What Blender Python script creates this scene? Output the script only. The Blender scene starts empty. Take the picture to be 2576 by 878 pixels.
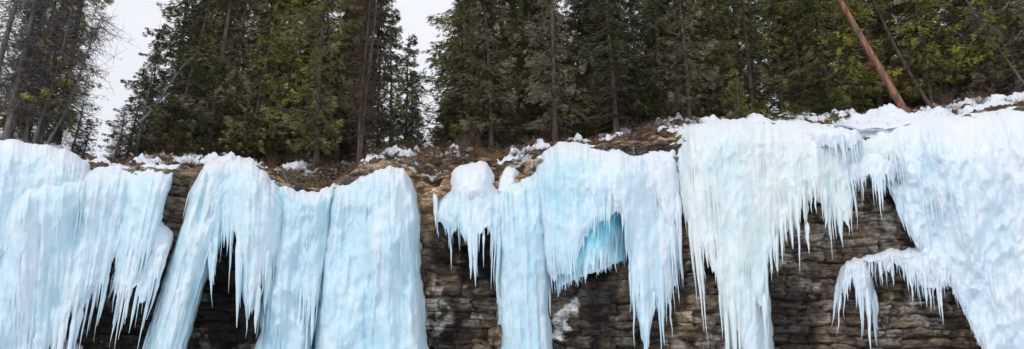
import bpy, math, numpy as np
from mathutils import Vector
scene=bpy.context.scene
col=scene.collection
# ------------------------------------------------------------------ image pixel projection and noise helpers
F=2022.0; TH=math.radians(20.0); CAM=np.array([0,0,1.6])
def yw(x): return 30.0-0.008*np.minimum(np.abs(x),24)**2
def P(px,py,off=0.0):  # casts image pixel coordinates through the camera onto the wall surface
    px=np.asarray(px,float); py=np.asarray(py,float); off=np.asarray(off,float)
    X=(px-1288)/F; Y=(439-py)/F
    dx=X; dy=math.cos(TH)-Y*math.sin(TH); dz=math.sin(TH)+Y*math.cos(TH)
    x=dx*30.0
    for _ in range(8):
        y=yw(x)-off
        x=dx/dy*y
    return np.stack([x+0*y,y+0*x,1.6+dz/dy*y],-1)
def h3(ix,iy,iz,seed):
    n=(ix.astype(np.int64)*374761393+iy.astype(np.int64)*668265263+iz.astype(np.int64)*2147483647+seed*144665)&0xffffffff
    n=((n^(n>>13))*1274126177)&0xffffffff
    n=((n^(n>>16))*2246822519)&0xffffffff
    n=n^(n>>15)
    return (n&0xffffff)/float(0x1000000)
def vn(x,y,z=0.0,seed=0):
    x,y,z=np.broadcast_arrays(np.asarray(x,float),np.asarray(y,float),np.asarray(z,float))
    ix=np.floor(x);iy=np.floor(y);iz=np.floor(z)
    fx=x-ix;fy=y-iy;fz=z-iz
    fx=fx*fx*(3-2*fx);fy=fy*fy*(3-2*fy);fz=fz*fz*(3-2*fz)
    r=0
    for a in (0,1):
        for b in (0,1):
            for c in (0,1):
                w=(fx if a else 1-fx)*(fy if b else 1-fy)*(fz if c else 1-fz)
                r=r+w*h3(ix+a,iy+b,iz+c,seed)
    return r
def fbm(x,y,z=0.0,seed=0,o=4):
    r=0;a=.5;s=1.0
    for i in range(o):
        r=r+a*vn(np.asarray(x)*s,np.asarray(y)*s,np.asarray(z)*s,seed+i*17);a*=.5;s*=2.03
    return r
def ss(a,b,x):
    t=np.clip((x-a)/(b-a),0,1);return t*t*(3-2*t)
# ------------------------------------------------------------------ mesh helpers
def mesh(name,V,faces,attrs=None,smooth=True):
    me=bpy.data.meshes.new(name)
    V=np.asarray(V,np.float32).reshape(-1,3)
    if not isinstance(faces,list): faces=[faces]
    faces=[np.asarray(f,np.int32) for f in faces if len(f)]
    nf=sum(len(f) for f in faces); loops=np.concatenate([f.ravel() for f in faces])
    tot=np.concatenate([np.full(len(f),f.shape[1],np.int32) for f in faces])
    st=np.concatenate([[0],np.cumsum(tot)[:-1]]).astype(np.int32)
    me.vertices.add(len(V)); me.vertices.foreach_set("co",V.ravel())
    me.loops.add(len(loops)); me.loops.foreach_set("vertex_index",loops)
    me.polygons.add(nf); me.polygons.foreach_set("loop_start",st); me.polygons.foreach_set("loop_total",tot)
    me.update(calc_edges=True); me.validate()
    if smooth: me.polygons.foreach_set("use_smooth",np.ones(len(me.polygons),bool))
    if attrs:
        for k,v in attrs.items():
            a=me.attributes.new(k,'FLOAT_COLOR','POINT')
            v=np.asarray(v,np.float32)
            c=np.ones((len(V),4),np.float32); c[:,:v.shape[1]]=v
            a.data.foreach_set("color",c.ravel())
    return me
def obj(name,me,mat=None,label=None,cat=None,group=None,kind=None,parent=None,origin=None):
    if origin is not None and me is not None:
        o3=np.array(origin,np.float32); n=len(me.vertices); c=np.empty(n*3,np.float32)
        me.vertices.foreach_get("co",c); c=c.reshape(-1,3)-o3; me.vertices.foreach_set("co",c.ravel()); me.update()
    o=bpy.data.objects.new(name,me); col.objects.link(o)
    if origin is not None: o.location=[float(v) for v in origin]
    if mat and not me.materials: me.materials.append(mat)
    if label:o["label"]=label
    if cat:o["category"]=cat
    if group:o["group"]=group
    if kind:o["kind"]=kind
    if parent:o.parent=parent
    return o
def gridf(nr,nc,base=0):
    i=np.arange(nr-1)[:,None]*nc+np.arange(nc-1)[None,:]
    return (np.stack([i,i+nc,i+nc+1,i+1],-1).reshape(-1,4)+base)
def tubes(paths,rad,sides=6,base=0):
    N,K,_=paths.shape
    d=np.zeros_like(paths); d[:,1:-1]=paths[:,2:]-paths[:,:-2]; d[:,0]=paths[:,1]-paths[:,0]; d[:,-1]=paths[:,-1]-paths[:,-2]
    d/=np.linalg.norm(d,axis=2,keepdims=True)+1e-9
    ref=np.where(np.abs(d[...,2:3])>0.9,np.array([1.,0,0]),np.array([0,0,1.]))
    a=np.cross(d,ref); a/=np.linalg.norm(a,axis=2,keepdims=True)+1e-9
    b=np.cross(d,a)
    ang=np.arange(sides)/sides*2*np.pi
    V=paths[:,:,None,:]+rad[:,:,None,None]*(a[:,:,None,:]*np.cos(ang)[None,None,:,None]+b[:,:,None,:]*np.sin(ang)[None,None,:,None])
    k=np.arange(K-1)[:,None]; s=np.arange(sides)[None,:]; s2=(s+1)%sides
    f=np.stack([k*sides+s,k*sides+s2,(k+1)*sides+s2,(k+1)*sides+s],-1).reshape(-1,4)
    f=(f[None]+(np.arange(N)*K*sides)[:,None,None]).reshape(-1,4)+base
    return V.reshape(-1,3),f
# ------------------------------------------------------------------ materials
def newmat(name,rough=.7):
    m=bpy.data.materials.new(name);m.use_nodes=True
    nt=m.node_tree;b=nt.nodes["Principled BSDF"];b.inputs["Roughness"].default_value=rough
    return m,nt,b
def N(nt,t,**k):
    n=nt.nodes.new(t)
    for a,v in k.items(): setattr(n,a,v)
    return n
def mixc(nt,fac,a,b,mode='MIX'):
    n=nt.nodes.new('ShaderNodeMix');n.data_type='RGBA';n.blend_type=mode
    for s,v in ((0,fac),(6,a),(7,b)):
        if isinstance(v,(int,float)): n.inputs[s].default_value=v
        elif isinstance(v,tuple): n.inputs[s].default_value=(*v,1)
        else: nt.links.new(v,n.inputs[s])
    return n.outputs[2]
def mth(nt,op,a,b=None,clamp=False):
    n=nt.nodes.new('ShaderNodeMath');n.operation=op;n.use_clamp=clamp
    for i,v in enumerate((a,b)):
        if v is None: continue
        if isinstance(v,(int,float)): n.inputs[i].default_value=v
        else: nt.links.new(v,n.inputs[i])
    return n.outputs[0]
def noise(nt,vec,scale,detail=4,rough=.6,sc=(1,1,1)):
    mp=nt.nodes.new('ShaderNodeMapping');mp.inputs['Scale'].default_value=sc
    nt.links.new(vec,mp.inputs[0])
    n=nt.nodes.new('ShaderNodeTexNoise');n.inputs['Scale'].default_value=scale;n.inputs['Detail'].default_value=detail;n.inputs['Roughness'].default_value=rough
    nt.links.new(mp.outputs[0],n.inputs['Vector']);return n.outputs['Fac']
def rampf(nt,v,a,b):
    n=nt.nodes.new('ShaderNodeMapRange');n.interpolation_type='SMOOTHSTEP';nt.links.new(v,n.inputs[0])
    n.inputs[1].default_value=a;n.inputs[2].default_value=b;return n.outputs[0]
def ice_mat(name,white,mid,blue):
    m,nt,b=newmat(name,.45)
    g=N(nt,'ShaderNodeNewGeometry');pos=g.outputs['Position']
    at=N(nt,'ShaderNodeAttribute',attribute_name='tint')
    sp=N(nt,'ShaderNodeSeparateColor');nt.links.new(at.outputs['Color'],sp.inputs[0])
    n1=noise(nt,pos,1.0,6,.65,(1.8,1.8,.14))
    n2=noise(nt,pos,.33,3,.5,(1,1,.5))
    n3=noise(nt,pos,1.0,5,.62,(7,7,.6))
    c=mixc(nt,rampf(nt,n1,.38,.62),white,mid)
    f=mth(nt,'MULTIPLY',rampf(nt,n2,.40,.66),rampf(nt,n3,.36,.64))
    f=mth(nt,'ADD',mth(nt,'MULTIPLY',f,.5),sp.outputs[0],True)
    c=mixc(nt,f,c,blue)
    sn=N(nt,'ShaderNodeSeparateXYZ');nt.links.new(g.outputs['Normal'],sn.inputs[0])
    up=mth(nt,'ADD',sn.outputs[2],mth(nt,'MULTIPLY',noise(nt,pos,3,4,.6),.5))
    s=mth(nt,'MAXIMUM',rampf(nt,up,.7,1.15),sp.outputs[1])
    c=mixc(nt,s,c,(.82,.86,.91))
    nt.links.new(c,b.inputs['Base Color'])
    r=mth(nt,'ADD',mth(nt,'MULTIPLY',s,.4),.38);nt.links.new(r,b.inputs['Roughness'])
    b.inputs['Specular IOR Level'].default_value=.3
    h=mth(nt,'ADD',mth(nt,'MULTIPLY',n3,.7),mth(nt,'MULTIPLY',noise(nt,pos,7,6,.65,(1,1,.5)),.6))
    bp=N(nt,'ShaderNodeBump');bp.inputs['Strength'].default_value=.5;bp.inputs['Distance'].default_value=.085
    nt.links.new(h,bp.inputs['Height']);nt.links.new(bp.outputs[0],b.inputs['Normal'])
    return m
M_ice=ice_mat('blue_ice',(.77,.85,.90),(.61,.78,.86),(.33,.65,.79))
M_iceg=ice_mat('pale_green_ice',(.81,.85,.85),(.70,.80,.79),(.52,.75,.81))
M_icew=ice_mat('white_ice',(.81,.85,.90),(.70,.80,.87),(.50,.73,.83))
M_iceglow=ice_mat('painted_glow_ice',(.80,.90,.95),(.66,.86,.93),(.26,.74,.88))  # brighter turquoise albedo stands in for light passing through the ice
def snow_mat():
    m,nt,b=newmat('snow',.8);g=N(nt,'ShaderNodeNewGeometry')
    n=noise(nt,g.outputs['Position'],4,5,.65)
    nt.links.new(mixc(nt,n,(.70,.76,.84),(.84,.87,.91)),b.inputs['Base Color'])
    bp=N(nt,'ShaderNodeBump');bp.inputs['Strength'].default_value=.5;bp.inputs['Distance'].default_value=.08
    nt.links.new(noise(nt,g.outputs['Position'],9,5,.6),bp.inputs['Height']);nt.links.new(bp.outputs[0],b.inputs['Normal'])
    return m
M_snow=snow_mat()
def rock_mat():
    m,nt,b=newmat('layered_rock',.5);g=N(nt,'ShaderNodeNewGeometry');pos=g.outputs['Position']
    at=N(nt,'ShaderNodeAttribute',attribute_name='tint')
    n=noise(nt,pos,2.4,8,.78,(1,1,2.2)); n2=noise(nt,pos,7,6,.75,(1,1,1.6));n4=noise(nt,pos,1.1,6,.7,(1.6,1.6,.6))
    c=mixc(nt,1.0,at.outputs['Color'],mixc(nt,rampf(nt,n,.33,.67),(.22,.2,.18),(2.05,1.9,1.7)),'MULTIPLY')
    c=mixc(nt,mth(nt,'MULTIPLY',rampf(nt,n2,.56,.67),rampf(nt,n4,.51,.61)),c,(.43,.42,.40))
    nt.links.new(c,b.inputs['Base Color'])
    bp=N(nt,'ShaderNodeBump');bp.inputs['Strength'].default_value=1.;bp.inputs['Distance'].default_value=.2
    nt.links.new(mth(nt,'ADD',n,mth(nt,'MULTIPLY',n2,.5)),bp.inputs['Height']);nt.links.new(bp.outputs[0],b.inputs['Normal'])
    return m
M_rock=rock_mat()
def bark_mat(name,a,bb,c3):
    m,nt,b=newmat(name,.85);t=N(nt,'ShaderNodeTexCoord');o=t.outputs['Object']
    n=noise(nt,o,7,5,.65,(1,1,.25));n2=noise(nt,o,1.3,3,.6)
    c=mixc(nt,rampf(nt,n,.35,.65),a,bb);c=mixc(nt,rampf(nt,n2,.45,.65),c,c3)
    nt.links.new(c,b.inputs['Base Color'])
    bp=N(nt,'ShaderNodeBump');bp.inputs['Strength'].default_value=.8;bp.inputs['Distance'].default_value=.05
    nt.links.new(n,bp.inputs['Height']);nt.links.new(bp.outputs[0],b.inputs['Normal'])
    return m
M_bark=bark_mat('spruce_bark',(.06,.042,.033),(.16,.115,.09),(.12,.095,.08))
M_barkg=bark_mat('grey_bark',(.09,.08,.072),(.20,.18,.165),(.14,.12,.11))
M_barko=bark_mat('orange_bark',(.10,.05,.032),(.34,.155,.085),(.15,.10,.08))
M_barkd=bark_mat('brown_bark',(.05,.032,.024),(.13,.075,.05),(.08,.055,.045))
def fol_mat(name,a,bb,c3):
    m,nt,b=newmat(name,.6);t=N(nt,'ShaderNodeTexCoord');o=t.outputs['Object']
    oi=N(nt,'ShaderNodeObjectInfo')
    n=noise(nt,o,.8,3,.6);n2=noise(nt,o,3.5,3,.6)
    c=mixc(nt,rampf(nt,n,.38,.62),a,bb)
    c=mixc(nt,mth(nt,'MULTIPLY',rampf(nt,n2,.42,.66),oi.outputs['Random']),c,c3)
    wn=N(nt,'ShaderNodeTexWhiteNoise',noise_dimensions='1D');nt.links.new(oi.outputs['Random'],wn.inputs['W'])
    c=mixc(nt,1.0,c,mixc(nt,wn.outputs['Value'],(.65,.66,.66),(1.55,1.48,1.2)),'MULTIPLY')
    nt.links.new(c,b.inputs['Base Color']);b.inputs['Specular IOR Level'].default_value=.4
    return m
M_fol=fol_mat('spruce_needles',(.05,.060,.028),(.15,.155,.055),(.18,.145,.08))
M_folb=fol_mat('lichen_needles',(.11,.10,.07),(.2,.175,.12),(.22,.19,.145))
M_folg=fol_mat('bright_needles',(.14,.155,.035),(.38,.35,.06),(.22,.22,.08))
# ------------------------------------------------------------------ terrain lines
Ept=np.array([(-900,470),(-300,430),(0,425),(220,440),(300,435),(440,440),(480,425),(640,430),(760,480),(830,475),(930,430),(1000,420),(1050,445),(1120,450),(1240,470),(1300,450),(1350,405),(1500,385),(1690,350),(1900,325),(2200,340),(2300,325),(2576,295),(2900,265),(3500,240)],float)
Cpt=np.array([(-900,330),(-300,345),(0,352),(220,412),(420,407),(470,400),(640,410),(700,424),(850,416),(960,396),(1060,374),(1200,362),(1400,354),(1560,336),(1740,302),(1900,299),(2150,292),(2300,280),(2576,235),(2900,200),(3500,190)],float)
Ew=P(Ept[:,0],Ept[:,1],0);Cw=P(Cpt[:,0],Cpt[:,1],-4)
def ze(x): return np.interp(x,Ew[:,0],Ew[:,2])+(fbm(np.asarray(x)*1.3,0*np.asarray(x),0,91,4)-.47)*.5
def zc(x): return np.interp(x,Cw[:,0],Cw[:,2])
def zg(x,y):
    t=y-yw(x)
    a=np.clip(t/4,0,1); a=a**.7
    z=ze(x)*(1-a)+zc(x)*a+np.clip(t-4,0,None)*.10
    near=np.clip(t/1.0,0,1)
    z=z+(fbm(x*1.0,y*1.0,0,5,5)-.47)*.8*near
    z=z+(np.abs(fbm(x*3.2,y*3.2,0,15,4)-.47))*1.0*near*np.clip((7-t)/3,0,1)-.1*near
    return z
def hit(px,py):
    for t in np.arange(0.0,7,.1):
        p=P(px,py,-t)
        if p[2]<=zg(p[0],p[1]): return p
    p=P(px,py,-4);p=np.array([p[0],p[1],float(zg(p[0],p[1]))]);return p
gx=np.linspace(-1500,1500,61);gy=np.linspace(-1500,1500,61)
X,Y=np.meshgrid(gx,gy);Z=-.2+0*X
obj('ground',mesh('ground',np.stack([X,Y,Z],-1),gridf(61,61)),M_snow,kind='structure',label='snow covered canyon floor below the cliff')
# cliff
xs=np.arange(-30,32,.055);nz=330
v=np.concatenate([np.linspace(0,.3,16)[:-1],np.linspace(.3,1,nz)])[:,None];nz=len(v)
top=ze(xs)[None,:]+.02
Zr=-1+(top+1)*v
Xr=np.broadcast_to(xs[None,:],Zr.shape)
dip=Zr+.05*Xr+.6*(fbm(Xr*.2,Zr*.3,0,3,4)-.47)+.12*(fbm(Xr*1.3,Zr*1.3,0,8,4)-.47)
def strata(th,seed,cell):
    q=dip/th+3.0*vn(dip*1.3,Xr*.03,0,seed+50)+.55*(fbm(Xr*.7,Zr*.7,0,seed+51,4)-.47);k=np.floor(q);fr=q-k
    cx=Xr/cell*(.4+h3(k,k*0,k*0,seed+4)*1.9)+h3(k,k*0,k*0,seed+9)*50+.5*fbm(Xr*1.7,Zr*3,0,seed+5,4)
    kk=np.floor(cx);fc=cx-kk
    pr=h3(kk,k,k*0,seed+1);lay=h3(k,k*0,k*0,seed+2)
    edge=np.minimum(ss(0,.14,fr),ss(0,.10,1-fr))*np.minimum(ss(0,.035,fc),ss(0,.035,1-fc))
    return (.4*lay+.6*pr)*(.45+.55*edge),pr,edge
s1,p1,e1=strata(.42,11,1.1);s2,p2,e2=strata(.14,31,.45)
rough=fbm(Xr*1.0,Zr*1.1,0,77,6)
fx=Xr*1.5+.6*fbm(Xr*2,Zr*2,0,201,3);fz=Zr*1.7+.6*fbm(Xr*2,Zr*2,0,205,3)
ci=np.floor(fx);cj=np.floor(fz)
facet=h3(ci,cj,ci*0,301)+(h3(ci,cj,ci*0,302)-.5)*(fx-ci)*1.2+(h3(ci,cj,ci*0,303)-.5)*(fz-cj)*1.2
layered=ss(3,9,Xr)
brk=np.clip(ss(.36,.62,fbm(Xr*.6,Zr*.6,0,79,3))*.75+.45*layered,0,1)
out=.65*s1*(.25+.75*brk)+.24*s2*(.3+.7*brk)+1.0*(rough-.45)*(1.2-.6*brk)+.35*facet*(1-.8*brk)+.15
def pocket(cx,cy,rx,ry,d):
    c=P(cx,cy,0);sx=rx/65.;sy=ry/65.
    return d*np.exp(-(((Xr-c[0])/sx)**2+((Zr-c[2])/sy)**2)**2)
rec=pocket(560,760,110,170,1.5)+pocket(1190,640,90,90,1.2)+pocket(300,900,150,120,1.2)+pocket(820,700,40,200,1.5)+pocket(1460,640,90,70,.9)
Yr=yw(Xr)-out+rec+.25*np.clip(.4-(top-Zr),0,.4)*2
base=np.array([.118,.090,.067]);grey=np.array([.215,.19,.165]);och=np.array([.44,.32,.20]);blk=np.array([.022,.019,.017]);wht=np.array([.6,.59,.58])
C=base+(grey-base)*ss(.3,.8,p1)[...,None]
C=C*(.6+.8*(p2*brk+facet*(1-brk)))[...,None]
C=C*(.75+.3*layered)[...,None]
seep=ss(.45,.57,fbm(Xr*.6,Zr*.2,0,21,5))
C=C+(blk-C)*(seep*.75)[...,None]
w=ss(.53,.60,fbm(Xr*2.2,Zr*2.4,0,41,5))*ss(.43,.53,fbm(Xr*.5,Zr*.35,0,45,3))
C=C+(wht-C)*(w*.65)[...,None]
# frozen film on the rock under the arch
fp=P(1418,808);film=ss(.36,.46,fbm(Xr*3,Zr*3,0,402,4)-.22*np.hypot((Xr-fp[0]-.30*(Zr-fp[2]))/.30,(Zr-fp[2])/.55)+.12)
C=C+(np.array([.85,.9,.95])-C)*film[...,None]
dtop=top-Zr
zone=ss(-4.4,-3.6,Xr)*ss(1.0,0.2,Xr)
o1=ss(.6+1.7*zone,-.1+1.3*zone,dtop+1.2*(fbm(Xr*1.6,Zr*1.2,0,61,5)-.35))
och2=ss(.52,.62,fbm(Xr*.9,Zr*.35,0,63,5))*.25
C=C+(och-C)*(np.clip(o1*.85+och2,0,1)*(1-film))[...,None]*(.5+1.0*rough)[...,None]
streak=np.exp(-((Xr-P(2445,800)[0])/.7)**2)*ss(9.5,8.5,Zr);C=C+(och-C)*streak[...,None]*.9
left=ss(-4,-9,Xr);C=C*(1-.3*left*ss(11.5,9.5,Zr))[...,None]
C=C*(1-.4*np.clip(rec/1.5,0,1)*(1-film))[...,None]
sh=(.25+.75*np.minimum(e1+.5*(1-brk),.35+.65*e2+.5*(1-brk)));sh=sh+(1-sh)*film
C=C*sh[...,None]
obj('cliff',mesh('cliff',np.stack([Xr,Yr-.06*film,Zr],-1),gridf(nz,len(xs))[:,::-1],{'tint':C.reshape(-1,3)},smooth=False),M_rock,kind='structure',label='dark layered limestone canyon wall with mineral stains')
tt=np.concatenate([np.linspace(-.35,6,110),np.linspace(6.4,40,50),np.linspace(45,600,30)])
xx=np.concatenate([np.linspace(-400,-35,20),np.arange(-34,34,.08),np.linspace(35,400,20)])
X,T=np.meshgrid(xx,tt);Y=yw(X)+T;Z=zg(X,Y)+np.where(T<0,-.15,0)
def soil_mat():
    m,nt,b=newmat('forest_soil',.9);g=N(nt,'ShaderNodeNewGeometry');p=g.outputs['Position']
    n=noise(nt,p,1.6,7,.75);n2=noise(nt,p,7,6,.75);n3=noise(nt,p,.5,6,.6,(1,1.6,1))
    c=mixc(nt,rampf(nt,n,.42,.58),(.045,.03,.02),(.25,.145,.07));c=mixc(nt,rampf(nt,n2,.54,.66),c,(.40,.30,.19))
    c=mixc(nt,rampf(nt,n3,.57,.585),c,(.80,.84,.90))
    nt.links.new(c,b.inputs['Base Color'])
    bp=N(nt,'ShaderNodeBump');bp.inputs['Distance'].default_value=.3
    nt.links.new(n2,bp.inputs['Height']);nt.links.new(bp.outputs[0],b.inputs['Normal']);return m
M_soil=soil_mat()
obj('terrain',mesh('terrain',np.stack([X,Y,Z],-1),gridf(len(tt),len(xx))[:,::-1],smooth=False),M_soil,kind='structure',label='brown forest bank with snow above the cliff edge')
# dry grass
r=np.random.default_rng(77);m=22000
gx_=r.uniform(-20,21,m);gt=r.uniform(.05,5,m);gy_=yw(gx_)+gt
keep=fbm(gx_*.8,gy_*.8,0,88,3)>.46;gx_=gx_[keep];gy_=gy_[keep];m=len(gx_)
gz=zg(gx_,gy_);hh=r.uniform(.08,.26,m);aa=r.random(m)*6.28;ln=r.uniform(.05,.2,m)
s=np.linspace(0,1,3)
p=np.stack([gx_[:,None]+np.cos(aa)[:,None]*ln[:,None]*s**2,gy_[:,None]+(np.sin(aa)[:,None]*ln[:,None]-.08)*s**2,gz[:,None]-.02+hh[:,None]*(s-.35*s*s)],-1)
w_=np.stack([np.cos(aa+1.5),np.sin(aa+1.5),0*aa],-1)[:,None]*(.012*(1-.8*s))[None,:,None]
V=np.stack([p-w_,p+w_],2).reshape(-1,3);q=(np.arange(m)*6)[:,None]
M_grass,nt,b=newmat('dry_grass',.8)
g=N(nt,'ShaderNodeNewGeometry');nt.links.new(mixc(nt,rampf(nt,noise(nt,g.outputs['Position'],1.5,4,.6),.4,.6),(.15,.075,.035),(.38,.23,.10)),b.inputs['Base Color'])
obj('dry_grass',mesh('dry_grass',V,np.concatenate([q+[0,1,3,2],q+[2,3,5,4]])),M_grass,kind='stuff',label='dry orange brown grass on the eroded bank',cat='grass')
# ------------------------------------------------------------------ ice
rng=np.random.default_rng(4)
def ice(name,label,guides,mat=None,el=22,er=22,topw=30,flute=.15,lump=.12,blue=0.,bgrad=0.,snow=.0,snowtop=9,seed=1,fr=50,du=2.0,dv=4.0,dens=1.0,back=.5,rmul=1.,ew=1.,strand=.7,tj=1.,body=.75):
    G=np.array([tuple(g)+((fr,) if len(g)==5 else ()) for g in guides],float)
    mx=G[:,0]*.5+G[:,2]*.5;my=G[:,1]*.5+G[:,3]*.5
    d=np.concatenate([[0],np.cumsum(np.hypot(np.diff(mx),np.diff(G[:,1])*.4)+1e-3)])
    n=max(8,int(d[-1]/du));S=np.linspace(0,d[-1],n)
    g=np.stack([np.interp(S,d,G[:,k]) for k in range(6)],1)
    k=max(1,int(8/du));ker=np.ones(2*k+1)/(2*k+1)
    gp=np.pad(g,((k,k),(0,0)),mode='edge');g=np.stack([np.convolve(gp[:,c],ker,'valid') for c in range(6)],1)
    tx,ty,bx,by,of,frg=g.T
    big=min(1,d[-1]/120)
    ty=ty+((fbm(tx/38.,seed*3.1,0,seed,4)-.47)*34*big+(vn(tx/9.,seed*2.1,0,seed+41)-.5)*5)*tj
    rid=1-np.abs(2*vn(S/25.,seed*1.7,0,seed+2)-1);rid2=1-np.abs(2*vn(S/8.,seed*2.7,0,seed+3)-1)
    sby=by+frg*1.5*(fbm(S/55.,seed*.7,0,seed+44,2)-.4)-frg*(1.15-.85*rid-.3*rid2)
    L=np.maximum(sby-ty,10)
    nr=max(8,int(L.max()/dv));Vv=np.linspace(0,1,nr)[:,None]
    px=tx[None]+(bx-tx)[None]*Vv*(L/np.maximum(by-ty,10))[None];py=ty[None]+L[None]*Vv
    dt=Vv*L[None];db=(1-Vv)*L[None]
    rt=np.sqrt(1-(1-np.clip(dt/topw,0,1))**2)
    jl=ew*26*(fbm(py/70.,seed+.3,0,seed+8,4)-.45);jr=ew*26*(fbm(py/70.,seed+9.3,0,seed+9,4)-.45)
    dl=S[None]*1.0+0*px;dr=(S[-1]-S)[None]+0*px
    re=np.sqrt(1-(1-np.clip(dl/el,0,1))**2)*np.sqrt(1-(1-np.clip(dr/er,0,1))**2)
    px=px+jl*np.clip(1-dl/40,0,1)+jr*np.clip(1-dr/40,0,1)
    SS=S[None]+0*px+seed*371
    warp=9*fbm(SS/60.,py/150.,0,seed+4,3)
    def rg(sc,ly,sd):
        v_=np.abs(2*vn((SS+warp)/sc,py/ly,0,sd)-1);return 1-np.sqrt(v_*v_+.03)
    fm=.5+1.2*ss(.35,.65,vn(SS/70.,py/130.,0,seed+90))
    fl=.38*rg(50,420,seed+5)+.33*rg(23,260,seed+6)+(.21*rg(11.5,170,seed+7)+.09*rg(6,110,seed+12))*fm
    lm=fbm(px/34.,py/34.,0,seed+20,5)-.47
    lm2=fbm(px/10.,py/18.,0,seed+23,3)-.45
    bulge=1-np.abs(2*fbm(px/46.,py/85.,0,seed+26,3)-.95)*1.6
    O=of[None]+flute*2.2*(fl-.5)*np.clip(dt/35,0.15,1)*(.5+.5*np.clip(db/60,0,1))+lump*2.4*lm*(.3+.9*np.exp(-dt/60))+lump*.7*lm2*(.5+.8*np.exp(-dt/90))+.22*body*(bulge-.6)
    O=O+.7*(vn(SS/80.,py/500.,0,seed+31)-.5)*big+.55*body*(vn(SS/60.,py/150.,0,seed+33)-.5)*np.clip(dt/60,0,1)
    O=-back+(O+back)*rt*re
    pin=np.clip(db/30,0,1)
    O=np.where(frg[None]>1,O-(.10)*(1-pin),O)
    W=P(px,py,O)
    bot=P(px[-1:],py[-1:]-3,np.minimum(O[-1:]-.25,O[-1:]*.3))
    W=np.concatenate([W,bot],0)
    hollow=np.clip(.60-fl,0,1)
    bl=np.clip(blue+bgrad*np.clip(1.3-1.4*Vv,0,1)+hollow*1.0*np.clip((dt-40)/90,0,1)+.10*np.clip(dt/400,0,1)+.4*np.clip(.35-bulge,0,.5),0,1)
    sn=np.clip(snow*(.5+fbm(px/40.,py/40.,0,seed+70,3))+1.0*np.exp(-(dt/(snowtop*(.4+1.6*vn(px/25.,seed,0,7))))**1.5)+ss(.04,.16,lm)*snow*1.2,0,1)
    sn=sn*np.clip(rt*3,0,1)
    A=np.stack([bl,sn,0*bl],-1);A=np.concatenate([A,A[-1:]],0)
    Vt=[W.reshape(-1,3)];Ft=[gridf(W.shape[0],W.shape[1])];At=[A.reshape(-1,3)];base=W.shape[0]*W.shape[1]
    rr=np.random.default_rng(seed+99)
    def cones(c,r0,tipy,R,pw,emb,K=11,sides=7):
        nonlocal base
        m=len(c)
        if m==0:return
        x0=px[r0,c];y0=py[r0,c];o0=O[r0,c]
        tipy=np.maximum(tipy,y0+6)
        a=P(x0,y0,o0-emb);xt=x0+(bx-tx)[c]*(tipy-y0)/np.maximum(by-ty,20)[c]
        e=P(xt,tipy,o0-emb*.6)
        t=np.linspace(0,1,K)
        path=a[:,None]+(e-a)[:,None]*t[None,:,None]
        path[...,0]=a[:,None,0]+(e-a)[:,None,0]*t[None]*.85
        wob=.04*(vn(t[None]*4,np.arange(m)[:,None]*2.1,0,seed+3)-.5)*2*t[None];path[...,0]+=wob
        rad=R[:,None]*np.clip((1-t)**pw,.05,1)*np.where(t<.05,.2,np.where(t<.15,.7,1))*(1+.6*(vn(t[None]*8,np.arange(m)[:,None]*3.3,0,5)-.5))
        tv,tf=tubes(path,rad,sides,base);Vt.append(tv);Ft.append(tf);base+=len(tv)
        ta=np.zeros((m,K,sides,3));ta[...,0]=(blue*.7+.10*rr.random((m,1,1)));ta[...,1]=np.clip(snow*.7,0,.5);At.append(ta.reshape(-1,3))
    if G[:,5].max()>1:
        m=int(S[-1]/3.0*dens);c=rr.integers(2,n-2,m);c=c[frg[c]>3];m=len(c)
        r0=np.clip((nr*(1-rr.random(m)**1.3*.4*np.minimum(1,220/L[c]))).astype(int)-2,2,nr-2)
        lobe=rid[c]
        tipy=sby[c]+frg[c]*(.02+1.8*rr.random(m)**2.8*(.3+.9*lobe))
        Ln=(tipy-py[r0,c])/65.
        cones(c,r0,tipy,(.025+.10*rr.random(m)**2.0)*rmul*np.clip(Ln/1.2,.5,1.5),.85,.04)
    m=int(S[-1]*L.mean()/1100*strand)
    if m>0:
        c=np.where(rr.random(m)<.35,np.where(rr.random(m)<.5,rr.integers(1,max(2,int(n*.12)),m),rr.integers(min(n-2,int(n*.88)),n-1,m)),rr.integers(1,n-1,m));c=np.clip(c,1,n-2)
        r0=np.clip((rr.random(m)*.85*nr).astype(int),3,nr-3);r0=np.maximum(r0,np.minimum((20/dv)+0*r0,nr-3).astype(int))
        ln=rr.uniform(30,110,m);tip=np.minimum(py[r0,c]+ln,sby[c]+frg[c]*.4+5)
        R=rr.uniform(.025,.055,m)
        cones(c,r0,tip,R,.6,.034,8,6)
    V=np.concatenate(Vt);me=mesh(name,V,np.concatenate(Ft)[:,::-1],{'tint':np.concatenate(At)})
    return obj(name,me,mat or M_ice,label=label,cat='ice',origin=V.mean(0))
ice('frozen_waterfall','rounded snowy blue ice dome topping the cliff edge',
 [(-260,390,-300,760,1.2),(-90,362,-120,760,1.5),(0,352,-30,700,1.7),(80,358,50,640,1.7),(155,372,125,600,1.5),(228,412,225,540,.9)],fr=0,seed=2,lump=.16,snow=.1,snowtop=20,topw=70,tj=.7)
ice('frozen_waterfall','wide blue frozen waterfall with icicle fringe over dark rock',
 [(-260,560,-440,1000,1.4),(-100,535,-200,1000,1.7),(0,505,-60,1000,1.9),(50,465,25,1000,1.95),(110,432,90,930,1.9,20),(190,420,142,850,1.7,100),(270,422,205,800,1.5,120),(340,416,268,770,1.4,110),(400,410,340,690,1.3,80),(455,408,408,560,.9,60)],seed=3,fr=10,lump=.12,blue=.05,topw=80,tj=.7)
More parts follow.
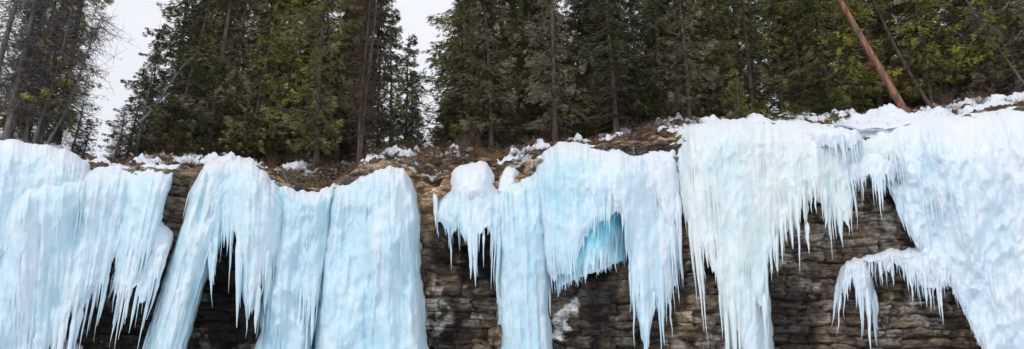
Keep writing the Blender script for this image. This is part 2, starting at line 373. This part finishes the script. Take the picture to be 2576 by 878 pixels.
ice('ice_curtain','slanting ice lobe with ragged icicles beside leaning column',
 [(305,570,255,780,1.2),(340,550,295,800,1.6),(378,535,330,765,1.7),(405,545,360,780,1.5),(432,570,392,710,1.2),(455,590,425,630,.6)],seed=5,fr=95,lump=.2,snow=.12,snowtop=8,topw=60,tj=.6)
ice('ice_column','long leaning pale ice column reaching down past a dark hollow',
 [(492,440,330,960,.7),(515,412,364,960,1.3),(555,405,405,960,1.4),(602,412,450,960,.9)],seed=6,fr=0,lump=.12,el=16,er=18,ew=.7)
ice('ice_curtain','rounded ice bulge with long icicles hanging over a dark hollow',
 [(518,420,520,620,1.2),(545,405,538,710,1.6),(580,400,568,650,1.7),(605,402,600,620,1.7),(630,405,615,830,1.7),(660,415,640,800,1.7),(690,440,665,770,1.5),(725,470,700,790,1.0),(745,490,715,760,.6)],seed=7,fr=95,lump=.15,topw=80,el=14)
ice('ice_column','narrow blue ice column with lumpy frozen ridges',
 [(685,450,630,960,.7),(725,465,680,960,1.2),(760,480,715,960,1.0),(800,470,746,960,1.2),(840,462,776,960,.7)],seed=8,fr=0,lump=.2,blue=.14,strand=.6,body=1.1)
ice('ice_curtain','thin ice drapery with tapering icicles beside a pillar',
 [(745,480,735,800,1.1),(775,478,762,850,1.4),(805,470,785,800,1.5),(838,465,812,700,1.2),(850,462,832,640,.8)],seed=31,fr=140,lump=.12,topw=40,blue=.06)
ice('frozen_waterfall','massive rounded blue ice pillar from cliff edge downward',
 [(822,480,772,960,.9),(850,455,808,960,1.4),(885,440,850,960,1.7),(930,428,905,960,1.9),(980,412,980,960,2.0),(1022,422,1045,960,1.7),(1050,465,1094,960,.9)],seed=9,fr=0,lump=.19,flute=.16,blue=.06,el=40,er=35,topw=70,strand=.3,body=1.1)
ice('icicle','slim white icicle clinging to tan rock',
 [(1080,475,1088,545,.6),(1094,462,1096,560,1.0),(1108,475,1104,545,.6)],seed=10,fr=25,lump=.03,el=8,er=8,mat=M_icew,ew=.2)
ice('ice_curtain','wide lopsided ice clump with ragged short icicles',
 [(1082,530,1095,590,.6),(1100,490,1108,612,1.1),(1128,462,1135,625,1.4),(1160,425,1168,612,1.6),(1195,415,1200,590,1.6),(1230,440,1228,600,1.5),(1262,470,1252,655,1.2),(1278,480,1268,600,.7)],seed=11,fr=60,lump=.18,topw=80,ew=.5,tj=.7,el=14,er=14)
ice('snowy_ice_mound','lumpy snow and ice mound above a small ice curtain',
 [(1128,450,1125,490,.6),(1152,418,1150,500,1.2),(1185,402,1185,500,1.4),(1220,405,1222,500,1.4),(1246,440,1246,480,.6)],seed=12,fr=0,lump=.24,snow=.3,mat=M_icew,ew=.4,tj=.9)
ice('ice_curtain','small lumpy ice patch on tan soil',
 [(1256,450,1246,480,.6),(1272,422,1266,485,1.0),(1290,415,1290,475,1.0),(1310,438,1302,460,.6)],seed=13,fr=0,lump=.25,snow=.5,mat=M_icew,el=8,er=8,topw=16,ew=.6)
ice('ice_column','straight blue ice column falling beside bare rock',
 [(1234,480,1250,960,.7),(1262,462,1280,960,1.3),(1300,448,1318,960,1.5),(1340,420,1354,960,1.4),(1380,400,1398,960,.9)],seed=14,fr=0,lump=.14,blue=.05,topw=60,strand=.6)
ice('ice_curtain','recessed ice shelf with painted turquoise glow under a larger curtain',
 [(1388,600,1392,734,1.1,14),(1420,590,1412,726,1.5,14),(1455,560,1450,704,1.6,14),(1495,540,1490,688,1.6,14),(1530,520,1530,678,1.4,14),(1565,520,1564,660,1.2,14),(1600,520,1592,620,.6,10)],seed=15,fr=10,lump=.2,bgrad=1.0,snowtop=1,topw=10,strand=3.,mat=M_iceglow,rmul=1.2)
ice('frozen_waterfall','broad domed pale blue ice curtain with arch and long icicles',
 [(1325,430,1370,660,1.1,30),(1350,395,1386,708,1.5,20),(1375,372,1412,706,1.9,20),(1410,362,1438,694,2.1,20),(1440,360,1454,664,2.2,20),(1462,362,1468,612,2.2,22),(1490,364,1490,582,2.2,22),(1530,370,1524,564,2.2,22),(1564,374,1564,536,2.1,20),(1590,378,1592,800,1.9,130),(1612,380,1622,900,1.8,130),(1640,384,1650,800,1.6,130),(1668,390,1694,780,1.2,120),(1700,398,1730,640,.7,90)],seed=16,fr=50,lump=.16,topw=90,strand=.5,flute=.13,rmul=.9)
ice('ice_curtain','fine icicle drapery joining two ice curtains',
 [(1600,375,1640,560,1.3),(1640,370,1680,600,1.4),(1680,360,1705,640,1.2),(1712,350,1722,600,.8)],seed=32,mat=M_icew,fr=110,lump=.14,topw=40)
ice('frozen_waterfall','pale greenish ice curtain with long ragged icicle fringe',
 [(1676,365,1706,520,.6,80),(1706,332,1738,640,1.1,120),(1745,310,1782,700,1.5,120),(1795,302,1832,850,1.7,120),(1840,300,1866,890,1.8,100),(1885,300,1905,840,1.8,100),(1930,300,1945,740,1.7,110),(1965,302,1975,640,1.6,90),(2005,304,2015,590,1.5,80),(2045,306,2058,570,1.4,70),(2085,308,2108,600,1.4,100),(2108,310,2138,650,1.4,90),(2135,312,2150,500,1.3,50),(2180,314,2190,450,1.3,40),(2240,316,2250,450,1.3,30),(2280,318,2285,450,.9,30)],seed=17,mat=M_iceg,lump=.16,snow=.06,snowtop=15,flute=.15,dens=1.2,topw=70,tj=.6)
ice('ice_column','tapering white ice column hanging low on the rock',
 [(1822,670,1850,960,.9),(1860,660,1880,960,1.3),(1900,670,1910,960,1.4),(1940,690,1955,960,.9)],seed=18,mat=M_icew,fr=0,lump=.2,flute=.2,topw=80)
ice('ice_curtain','overhanging snowy ice lip with short icicles',
 [(2010,320,2010,350,1.4),(2050,314,2060,385,1.8),(2100,316,2110,392,1.9),(2140,322,2150,395,1.8),(2175,335,2180,370,1.4)],seed=19,mat=M_icew,fr=45,lump=.14,snow=.2,topw=25)
ice('ice_curtain','snowy ice overhang with ragged icicles above rock ledge',
 [(2100,385,2112,445,1.3),(2140,380,2150,470,1.7),(2180,372,2190,478,1.8),(2225,368,2232,470,1.8),(2270,380,2268,455,1.4)],seed=20,mat=M_icew,fr=50,lump=.18,snow=.15,topw=50,tj=.5)
ice('frozen_waterfall','huge smooth snowy white ice slope spilling over the cliff',
 [(2140,325,2250,500,1.0,30),(2200,306,2272,560,1.7,24),(2255,298,2308,630,2.0,20),(2310,294,2390,720,2.1,15),(2380,288,2480,900,2.4,8),(2450,282,2545,1000,2.6,0),(2530,272,2640,1000,2.8,0),(2700,255,2800,1000,3.0,0),(2900,245,3000,1000,3.0,0)],seed=21,mat=M_icew,lump=.28,flute=.10,snow=.06,snowtop=60,fr=20,topw=130,el=20,strand=.15,blue=.06,body=1.5,tj=.5)
ice('ice_curtain','lumpy snow covered ice ledge with ragged icicles',
 [(2128,650,2125,688,.8),(2170,632,2170,695,1.3),(2220,626,2225,690,1.4),(2275,622,2285,712,1.6),(2330,610,2340,735,1.8),(2385,620,2395,755,1.8),(2428,660,2425,750,1.2)],seed=22,mat=M_icew,fr=45,lump=.3,snow=.2,topw=26,dens=1.3,ew=.5)
ice('icicle_cluster','hanging cluster of white icicles on layered rock',
 [(2105,668,2088,745,.8),(2130,645,2118,765,1.3),(2158,640,2160,790,1.4),(2182,655,2192,805,1.2),(2204,700,2210,760,.7)],seed=23,mat=M_icew,fr=70,lump=.24,snow=.15,dens=1.7,ew=.5)
ice('ice_patch','frozen splash at foot of dark rock hollow',
 [(140,850,120,960,.8),(170,845,165,960,1.2),(205,870,210,960,.7)],seed=26,fr=0,lump=.25,snow=.3,el=14,er=14)
# ------------------------------------------------------------------ snow patches
def patch(px,py,rx,ry,th,seed,label='patch of old snow lying on brown forest bank'):
    c=hit(px,py);n=38
    a=np.linspace(-1,1,n);A,B=np.meshgrid(a,a)
    R=np.hypot(A,B);ang=np.arctan2(B,A)
    x=c[0]+A*rx;y=c[1]+B*ry
    lim=.62+1.3*(fbm(np.cos(ang)*1.8+seed,np.sin(ang)*1.8,0,seed,4)-.45)+.8*(fbm(x*2,y*2,0,seed+1,3)-.45)
    lim=np.clip(lim,.08,1)
    k=np.clip(1-(R/lim)**2,-.4,1)
    z=zg(x,y)+th*np.sign(k)*np.sqrt(np.abs(k))*(.4+1.1*fbm(x*2.5,y*2.5,0,seed,3))-.02
    me=mesh('snow_patch',np.stack([x,y,z],-1),gridf(n,n)[:,::-1])
    obj('snow_patch',me,M_snow,label=label,cat='snow',origin=c)
for i,(a,b,c,d,e) in enumerate([(360,410,1.4,.7,.16),(540,402,1.8,.9,.18),(480,400,1.1,.6,.16),(620,406,1.2,.7,.13),(870,412,1.3,.6,.12),(985,385,1.2,.6,.18),(930,400,1.,.5,.13),(1285,388,.8,.4,.12),(1350,368,1.0,.6,.12),(1530,342,.9,.7,.16),(1600,322,1.6,.7,.16),(1680,312,1.5,.6,.18),(1710,330,1.3,.6,.18),(1790,312,1.6,.9,.25),(2190,300,2.2,1.1,.32),(2230,308,2.4,1.2,.35),(2270,292,2.2,1.0,.3),(2290,306,2.0,.9,.3),(2400,275,1.8,.8,.25),(2480,265,1.8,.7,.25),(2550,250,1.8,.9,.3),(2000,300,2.2,1.,.28),(1900,305,2.,.9,.25),(2090,300,2.,1.,.28),(90,365,2.0,1.,.3),(740,418,.9,.5,.13),(1150,372,.6,.4,.1),(1460,350,1.,.5,.1),(250,405,1.,.6,.18),(2330,298,1.6,.7,.22)]):
    patch(a,b,c,d,e,i+3)
# ------------------------------------------------------------------ trees
def conifer(seed,H,R,z0,dens=1.,deadlow=True,leaf=1.):
    r=np.random.default_rng(seed)
    zl=[];z=z0
    while z<H-.15:
        nb=r.integers(4,8)
        for _ in range(nb): zl.append(z+r.uniform(-.10,.10))
        z+=r.uniform(.22,.42)*(1 if z<H*.8 else .6)
    zb=np.array(zl);nB=len(zb);az=r.random(nB)*2*np.pi
    t=(H-zb)/(H-z0)
    gap=ss(.2,.8,vn(zb*.7,az*1.0,0,seed+3))
    L=R*np.clip(t,0,1)**.8*(.4+.75*gap)*r.uniform(.6,1.3,nB)+.10
    low=np.clip((zb-z0)/(H*.12),0,1);L*=.6+.4*low
    droop=r.uniform(.3,.8,nB)*np.clip(t+.3,.3,1)-.08
    K=4;s=np.linspace(0,1,K)
    ca,sa=np.cos(az),np.sin(az)
    bz=lambda s_,L_,d_: L_*(-d_*s_*1.3+.65*d_*s_*s_)
    path=np.stack([ca[:,None]*L[:,None]*s,sa[:,None]*L[:,None]*s,zb[:,None]+bz(s[None],L[:,None],droop[:,None])],-1)
    rad=(.008+.011*L)[:,None]*(1-.85*s)[None]
    sv,sf=tubes(path,rad,3)
    Vb=[sv];Fb=[sf];base=len(sv)
    if deadlow:
        m=int(z0*14)+36
        zd=r.random(m)*(z0+2.0)+.3;ad=r.random(m)*6.28;Ld=R*r.uniform(.25,.85,m)
        s5=np.linspace(0,1,5)
        pd=np.stack([np.cos(ad)[:,None]*Ld[:,None]*s5+.05*r.normal(size=(m,5)),np.sin(ad)[:,None]*Ld[:,None]*s5+.05*r.normal(size=(m,5)),zd[:,None]-Ld[:,None]*(.35*s5)[None]],-1)
        v2,f2=tubes(pd,.012*(1-.8*s5)[None]+0*Ld[:,None],3,base);Vb.append(v2);Fb.append(f2);base+=len(v2)
        k=m*7;ii=r.integers(0,m,k);jj=r.integers(1,5,k);p0=pd[ii,jj];dd=r.normal(size=(k,3))*.2;dd[:,2]-=.12
        s3=np.linspace(0,1,3);p3=p0[:,None]+dd[:,None]*s3[None,:,None]
        v2,f2=tubes(p3,.006*(1-.7*s3)[None]+0*p3[...,0],3,base);Vb.append(v2);Fb.append(f2);base+=len(v2)
    zt=np.linspace(-.5,H,14);be=.10*np.sin(zt*.35+seed)
    pt=np.stack([be-be[0],.08*np.sin(zt*.3+2*seed),zt],-1)[None]
    rt_=(.0068*H+.015)*np.clip(1-np.clip(zt,0,H)/H,.03,1)**.85;rt_[0]*=1.5
    v2,f2=tubes(pt,rt_[None],10,base);Vb.append(v2);Fb.append(f2)
    tm=mesh('trunk',np.concatenate(Vb),np.concatenate(Fb))
    bd=dens*r.uniform(.3,1.5,nB)
    cnt=np.maximum(3,(L*92*bd)).astype(int);idx=np.repeat(np.arange(nB),cnt);n=len(idx)
    s=.06+.96*r.random(n)**.75
    Li=L[idx];tw=np.floor(s*Li/.16);hs=h3(idx,tw,tw*0,seed+8)
    lat=(np.where(hs>.5,1,-1))*r.random(n)**.8*.34*Li*(1.15-s)*np.clip(s*3,0,1)
    rad_=s*Li
    zz=zb[idx]+bz(s,Li,droop[idx])-np.abs(lat)*(.4+.8*h3(idx,tw,tw*0,seed+9))+r.normal(0,.015,n)-r.random(n)**2*.12
    c0,s0=ca[idx],sa[idx]
    p=np.stack([c0*rad_-s0*lat,s0*rad_+c0*lat,zz],-1)
    sg=np.sign(lat);out=np.stack([c0*.8-s0*sg*.7,s0*.8+c0*sg*.7,-.4+0*s0],-1)+r.normal(0,.27,(n,3))
    out/=np.linalg.norm(out,axis=1,keepdims=True)
    ln=r.uniform(.09,.22,n)*leaf;w=r.uniform(.009,.020,n)*leaf
    side=np.cross(out,r.normal(size=(n,3)));side/=np.linalg.norm(side,axis=1,keepdims=True)+1e-9
    V=np.stack([p-side*w[:,None],p+side*w[:,None],p+out*(ln*.7)[:,None]+side*(w*.9)[:,None],p+out*(ln)[:,None]-side*(w*.5)[:,None]],1).reshape(-1,3)
    q=np.arange(n)[:,None]*4
    fm=mesh('crown',V,[np.concatenate([q,q+1,q+2,q+3],1)],smooth=False)
    return tm,fm
kinds=[]
for i,(H,R,z0,d,fm_,bm,lf) in enumerate([
 (17,2.1,1.2,1.0,M_fol,M_bark,1.),(19,2.1,1.8,1.0,M_fol,M_bark,1.05),(14,1.9,.8,1.1,M_fol,M_bark,1.),(20,1.7,2.6,1.,M_fol,M_bark,1.1),
 (16,2.1,1.2,.9,M_folb,M_bark,1.),
 (17,1.5,2.2,.34,M_folb,M_barkg,.9),(15,1.2,1.6,.34,M_folb,M_barkg,.9),
 (15,1.9,1.4,.9,M_folg,M_bark,1.),
 (9,1.35,.5,1.1,M_fol,M_bark,.9),
 (5,.8,.4,.8,M_folg,M_barkg,.7),(1.6,.7,.1,3.2,M_folg,M_bark,.8),(18,1.8,1.3,.8,M_fol,M_bark,1.)]):
    tm,fm=conifer(100+i,H,R,z0,d,deadlow=(i not in(9,10)),leaf=lf)
    tm.materials.append(bm);fm.materials.append(fm_);kinds.append((tm,fm,H))
names=['tall dark green spruce with drooping boughs above the cliff','sparse grey lichen covered spruce with bare twigs','olive green spruce with dense boughs at cliff edge','young thin green spruce on snowy cliff edge','small bright green spruce sapling in snow','small slender dark green spruce']
def zgp(x,y): return float(zg(np.array(float(x)),np.array(float(y))))
def scr(x,y,z):
    d=np.array([x,y,z])-CAM
    f=d[1]*math.cos(TH)+d[2]*math.sin(TH);u=-d[1]*math.sin(TH)+d[2]*math.cos(TH)
    return 1288+F*d[0]/f,439-F*u/f
def tree(k,x,y,sc=1.,sxy=None,grp='spruce trees along the cliff top'):
    tm,fm,H=kinds[k]
    lab={5:names[1],6:names[1],4:names[1],7:names[2],9:names[3],10:names[4],8:names[5]}.get(k,names[0])
    e=bpy.data.objects.new('spruce_tree',None);col.objects.link(e);e.empty_display_size=.3
    e.location=(x,y,zgp(x,y)-.1)
    e.rotation_euler=(rng.normal()*.025,rng.normal()*.025,rng.random()*6.28)
    sxy=sxy or sc
    e.scale=(sxy,sxy,sc)
    e["label"]=lab;e["category"]='tree';e["group"]=grp
    for nm,me in (('trunk',tm),('crown',fm)):
        o=bpy.data.objects.new(nm,me);col.objects.link(o);o.parent=e
def at(px,t):
    p=P(px,390,-t);return float(p[0]),float(p[1])
def topped(px,t,k,topy,w=1.):
    x,y=at(px,t);z0=zgp(x,y)
    lo,hi=.5,30
    for _ in range(30):
        m=(lo+hi)/2
        if scr(x,y,z0+m)[1]>topy: lo=m
        else: hi=m
    sc=lo/kinds[k][2];tree(k,x,y,sc,w)
front=[(-60,3,5,1),(15,3.2,5,.9),(62,4.5,6,1.1),(92,3.5,6,1.),(122,4.4,7,.9),(148,4.8,6,1.),(40,7,7,.95),
 (405,4.6,0,.85),(430,3.5,2,.95),(470,5,1,.95),(520,3.6,11,1.),(575,4,4,1.0),(625,3.4,2,.9),(665,4.6,3,.95),(720,3.6,7,.85),
 (795,2.4,0,1.05),(760,5,1,.95),(850,4,1,.95),(905,2.6,5,.8),(880,4.8,3,.9),(915,4.5,11,.8),
 (1172,4.2,2,1.15),(1205,3.6,0,.9),(1235,3.4,4,1.0),(1275,4.6,1,1.0),(1330,3.5,3,.95),(1400,2.6,4,1.0),(1390,5,1,1.),(1460,4.4,2,1.0),(1550,2.6,0,1.0),(1510,5,2,1),(1610,4,4,1.),(1665,4,1,.95),(1740,3.6,4,.9),(1700,5.5,0,1),(1790,5,2,1.),
 (1850,5,1,1.),(1910,5,11,.95),(1980,5.5,3,1.),(2040,5,0,1.),(2110,4.5,2,.95),(2160,4.2,7,.9),(2230,5,1,1),(2290,6,7,1.),(2370,4,7,.9),(2420,5,2,.95),(2480,4.6,4,.95),(2530,4,7,.95),(2600,4.2,4,1.),(2660,4,1,1)]
for px,t,k,s in front:
    x,y=at(px,t);tree(k,x,y,s)
for a in [(180,4.5,6,200,.5),(210,5,8,290,.5),(292,3.5,6,260,.6),(322,4.2,8,160,.8),(348,3.8,6,105,.7),(368,5,8,55,.9),
          (948,4.,8,-60,1.0),(980,3.6,8,5,.9),(1016,4.2,8,78,.9),(1036,4.5,8,170,.6),(1046,4,6,270,.5),(1098,3.6,8,310,.4),(1112,4.4,8,240,.6),(1136,4.6,8,80,.75),(1154,5,2,-80,.75),
          (450,2.6,8,300,.6),(560,3,8,240,.7),(660,3,8,300,.6),(1310,3,8,230,.8),(1480,3,8,200,.7),(1640,3.4,8,150,.8),(2080,3,8,200,.7),
          (1870,1.6,9,160,.9),(1925,1.2,10,248,1.1),(1890,1.6,10,275,.8),(2005,1.4,10,250,1.2),(2035,1.8,10,265,.9),(1965,1.6,10,268,.9),(1800,1.8,10,278,.8),(2110,1.6,10,272,.8),(420,3.2,8,250,.8),(700,3.4,8,280,.8),(1590,3.2,8,180,1.)]:
    topped(*a)
ct=0;tries=0;pts=[]
while ct<80 and tries<3000:
    tries+=1
    t=rng.uniform(6,22);px=rng.uniform(-250,2800);x,y=at(px,t);zb=zgp(x,y)
    ok=not (px<260 and rng.random()<.85)
    for hh in (1,3,5,8,12,15):
        sx,sy=scr(x,y,zb+hh)
        ys=[-50,0,100,200,300,400];lo_=[300,300,275,225,195,185];hi_=[440,420,380,310,270,250]
        L_=np.interp(sy,ys,lo_);R_=np.interp(sy,ys,hi_)
        if L_-65<sx<R_+65 and sy<360: ok=False
        if 945<sx<1180: ok=False
    if not ok: continue
    if any((x-a)**2+(y-b)**2<2.5 for a,b in pts): continue
    pts.append((x,y));k=int(rng.choice([0,1,2,3,4,7,1,3,11]));tree(k,x,y,rng.uniform(.85,1.2));ct+=1
def bare(p0,p1,r0,r1,mat,label,seed,nt=40,name='dead_tree',tw=.7):
    r=np.random.default_rng(seed);K=16;t=np.linspace(0,1,K)
    p0=np.array(p0);p1=np.array(p1);ax=(p1-p0)/np.linalg.norm(p1-p0)
    path=p0+(p1-p0)*t[:,None]+np.stack([.10*np.sin(t*5+seed),.05*np.sin(t*7),0*t],-1)
    rad=r0+(r1-r0)*t;rad[0]*=1.5;rad[1]*=1.12
    v1,f1=tubes(path[None],rad[None],12)
    m=nt;tt_=r.uniform(.15,1,m);b0=p0+(p1-p0)*tt_[:,None]
    dd=r.normal(size=(m,3));dd-=(dd@ax)[:,None]*ax;dd/=np.linalg.norm(dd,axis=1,keepdims=True);dd[:,2]-=.25
    LL=r.uniform(.2,1,m)*tw;s=np.linspace(0,1,5)
    pp=b0[:,None]+dd[:,None]*LL[:,None,None]*s[None,:,None]+r.normal(0,.02,(m,5,3))
    v2,f2=tubes(pp,(.015*(1-.8*s))[None]+0*pp[...,0],4,len(v1))
    k=m*8;ii=r.integers(0,m,k);jj=r.integers(1,5,k);q0=pp[ii,jj];d2=r.normal(size=(k,3))*.16*tw/.7
    s3=np.linspace(0,1,3);p3=q0[:,None]+d2[:,None]*s3[None,:,None]
    v3,f3=tubes(p3,(.008*(1-.7*s3))[None]+0*p3[...,0],3,len(v1)+len(v2))
    obj(name,mesh(name,np.concatenate([v1,v2,v3]),np.concatenate([f1,f2,f3])),mat,label=label,cat='tree',origin=p0)
bare(P(2288,312,-1.5),P(2085,-60,-2.5),.165,.095,M_barko,'leaning bare pine trunk with peeling orange bark',1,36)
bare(P(2345,285,-3.6),P(2165,-60,-4.6),.085,.045,M_bark,'thin leaning dark trunk behind orange pine',2,70)
bare(P(18,362,-2.6),P(95,-60,-3.0),.12,.065,M_barkg,'bare grey leaning trunk at cliff edge',4,140,tw=1.4)
bare(P(60,362,-3.2),P(120,-60,-3.6),.06,.03,M_barkg,'slim grey dead trunk with fine twigs',15,140,tw=1.3)
bare(P(90,362,-3),P(200,-60,-3.5),.065,.035,M_barkg,'slim grey dead trunk with fine twigs',5,140,tw=1.4)
bare(P(118,368,-3),P(262,40,-3.6),.06,.02,M_barkg,'slim grey dead trunk with fine twigs',6,140,tw=1.3)
bare(P(345,310,-2.6),P(500,130,-3.0),.05,.03,M_barkg,'pale broken trunk leaning across the forest',7,20)
bare(P(2640,300,-3),P(2390,-60,-4),.07,.035,M_barkg,'grey leaning trunk above snowy bank',8,60,tw=1.2)
bare(P(640,405,-3),P(652,330,-3),.06,.05,M_barko,'short broken reddish trunk',9,8)
bare(P(905,420,-1.4),P(928,-60,-1.8),.06,.03,M_barkd,'slim dark bare trunk with fine twigs',10,170,tw=1.2)
# ------------------------------------------------------------------ bushes, roots
def bush(seed,H,W,n):
    r=np.random.default_rng(seed);a=r.random(n)*6.28;sp=r.random(n)**.7*W;h=H*r.uniform(.3,1,n)
    s=np.linspace(0,1,5)
    p=np.stack([np.cos(a)[:,None]*sp[:,None]*s**1.2+r.normal(0,.03,(n,5)),np.sin(a)[:,None]*sp[:,None]*s**1.2+r.normal(0,.03,(n,5)),h[:,None]*s[None]**.9],-1)
    v,f=tubes(p,(.009*(1-.7*s))[None]+0*p[...,0],3)
    k=n*5;ii=r.integers(0,n,k);jj=r.integers(1,5,k);q=p[ii,jj];d=r.normal(size=(k,3))*.11;d[:,2]=np.abs(d[:,2])
    s3=np.linspace(0,1,3);p3=q[:,None]+d[:,None]*s3[None,:,None]
    v3,f3=tubes(p3,(.005*(1-.6*s3))[None]+0*p3[...,0],3,len(v))
    return mesh('shrub',np.concatenate([v,v3]),np.concatenate([f,f3]))
M_twig=bark_mat('twig_bark',(.10,.06,.04),(.26,.16,.10),(.15,.10,.075))
bm=[bush(i,h,w,n) for i,(h,w,n) in enumerate([(.4,.7,40),(.6,.6,40),(.28,.6,50),(1.3,.7,40)])]
for m_ in bm:m_.materials.append(M_twig)
for i in range(80):
    px=rng.choice([rng.uniform(990,1340),rng.uniform(640,1000),rng.uniform(1300,1760),rng.uniform(2350,2600),rng.uniform(230,640),rng.uniform(1700,2200)],p=[.36,.2,.16,.16,.07,.05])
    t=rng.uniform(.5,4.2);x,y=at(px,t)
    k=int(rng.choice([0,1,2,3],p=[.3,.15,.47,.08]))
    o=bpy.data.objects.new('shrub',bm[k]);col.objects.link(o);o.location=(x,y,zgp(x,y)-.03)
    o.rotation_euler=(rng.uniform(-.3,.1),0,rng.random()*6);o.scale=[rng.uniform(.5,1.05)]*3
    o["label"]='leafless brown twiggy shrub on the bank';o["category"]='bush';o["group"]='leafless shrubs along the bank'
def root(px,py,dx,dy,r0,seed):
    r=np.random.default_rng(seed);K=14;t=np.linspace(0,1,K)
    a=hit(px,py);b=P(px+dx,py+dy,-(a[1]-yw(a[0]))+.3)
    p=a+(b-a)*t[:,None]
    z=zg(p[:,0],p[:,1]);p[:,2]=np.maximum(z+.04,p[:,2]*.6+z*.4)+.06*r.normal(size=K);p[:,0]+=.08*r.normal(size=K)
    v1,f1=tubes(p[None],(r0*(1-.7*t))[None],7)
    obj('fallen_branch',mesh('fallen_branch',v1,f1),M_barkd if seed%2 else M_barkg,label='dead branch lying on the eroded bank',cat='branch',group='dead wood on the bank',origin=a)
rr=np.random.default_rng(8)
for i in range(60):
    px=rr.choice([rr.uniform(980,1340),rr.uniform(640,1000),rr.uniform(1340,1740),rr.uniform(2250,2560)]);py=np.interp(px,Cpt[:,0],Cpt[:,1])+rr.uniform(2,38)
    root(px,py,rr.uniform(-75,75),rr.uniform(-14,26),rr.uniform(.025,.075),i)
def boulder(px,py,s,seed,off=None):
    c=hit(px,py) if off is None else P(px,py,off)
    r=np.random.default_rng(seed);nu,nv=26,16
    u=np.linspace(0,2*np.pi,nu);v_=np.linspace(.02,np.pi-.02,nv);U,Vv=np.meshgrid(u,v_)
    d=np.stack([np.cos(U)*np.sin(Vv),np.sin(U)*np.sin(Vv),np.cos(Vv)],-1)
    pl=r.normal(size=(7,3));pl/=np.linalg.norm(pl,axis=1,keepdims=True)
    rad=np.min(np.where(d@pl.T>.1,.55/np.maximum(d@pl.T,.1),9),-1);rad=np.minimum(rad,1.15)
    p=d*rad[...,None]*np.array([s*1.4,s,s*.65])
    C=np.tile(np.array([.38,.29,.20])*r.uniform(.6,1.1),(nu*nv,1))
    obj('boulder',mesh('boulder',p+c,gridf(nv,nu)[:,::-1],{'tint':C},smooth=False),M_rock,label='tan limestone block on eroded cliff edge',cat='rock',group='limestone blocks on the cliff edge',origin=c)
for i in range(60):
    px=rng.uniform(1050,1340);py=rng.uniform(395,480)
    boulder(px,py,rng.uniform(.05,.22),i)
for i,(a,b,s) in enumerate([(460,425,.3),(480,440,.3),(1010,410,.2),(1420,352,.2),(2470,285,.2),(780,450,.2),(700,430,.2)]): boulder(a,b,s,80+i)
# ------------------------------------------------------------------ world, sun, camera
w=bpy.data.worlds.new("World");scene.world=w;w.use_nodes=True;nt=w.node_tree
bg=nt.nodes['Background'];sky=N(nt,'ShaderNodeTexSky',sky_type='NISHITA');sky.sun_disc=False
EL=math.radians(42);AZ=math.radians(215)
sky.sun_elevation=EL;sky.sun_rotation=AZ
sc=N(nt,'ShaderNodeVectorMath',operation='SCALE');nt.links.new(sky.outputs[0],sc.inputs[0]);sc.inputs['Scale'].default_value=.10
tc=N(nt,'ShaderNodeTexCoord');cl=noise(nt,tc.outputs['Generated'],2.2,5,.55,(1,1,2.5))
cloud=mixc(nt,rampf(nt,cl,.3,.7),(.86,.89,.97),(.98,.99,1.05))
nt.links.new(mixc(nt,.94,sc.outputs[0],cloud),bg.inputs[0]);bg.inputs[1].default_value=1.0
sd=bpy.data.lights.new('sun','SUN');sd.energy=1.0;sd.angle=math.radians(11);sd.color=(1,.95,.88)
so=bpy.data.objects.new('sun',sd);col.objects.link(so)
dirv=Vector((math.sin(AZ)*math.cos(EL),math.cos(AZ)*math.cos(EL),math.sin(EL)))
so.rotation_euler=dirv.to_track_quat('Z','Y').to_euler()
cd=bpy.data.cameras.new('camera');cd.sensor_width=36;cd.lens=36*F/2576;cd.clip_end=5000
co=bpy.data.objects.new('camera',cd);col.objects.link(co);co.location=(0,0,1.6);co.rotation_euler=(math.radians(90)+TH,0,0);scene.camera=co
scene.view_settings.view_transform='Standard';scene.view_settings.look='None';scene.view_settings.exposure=0
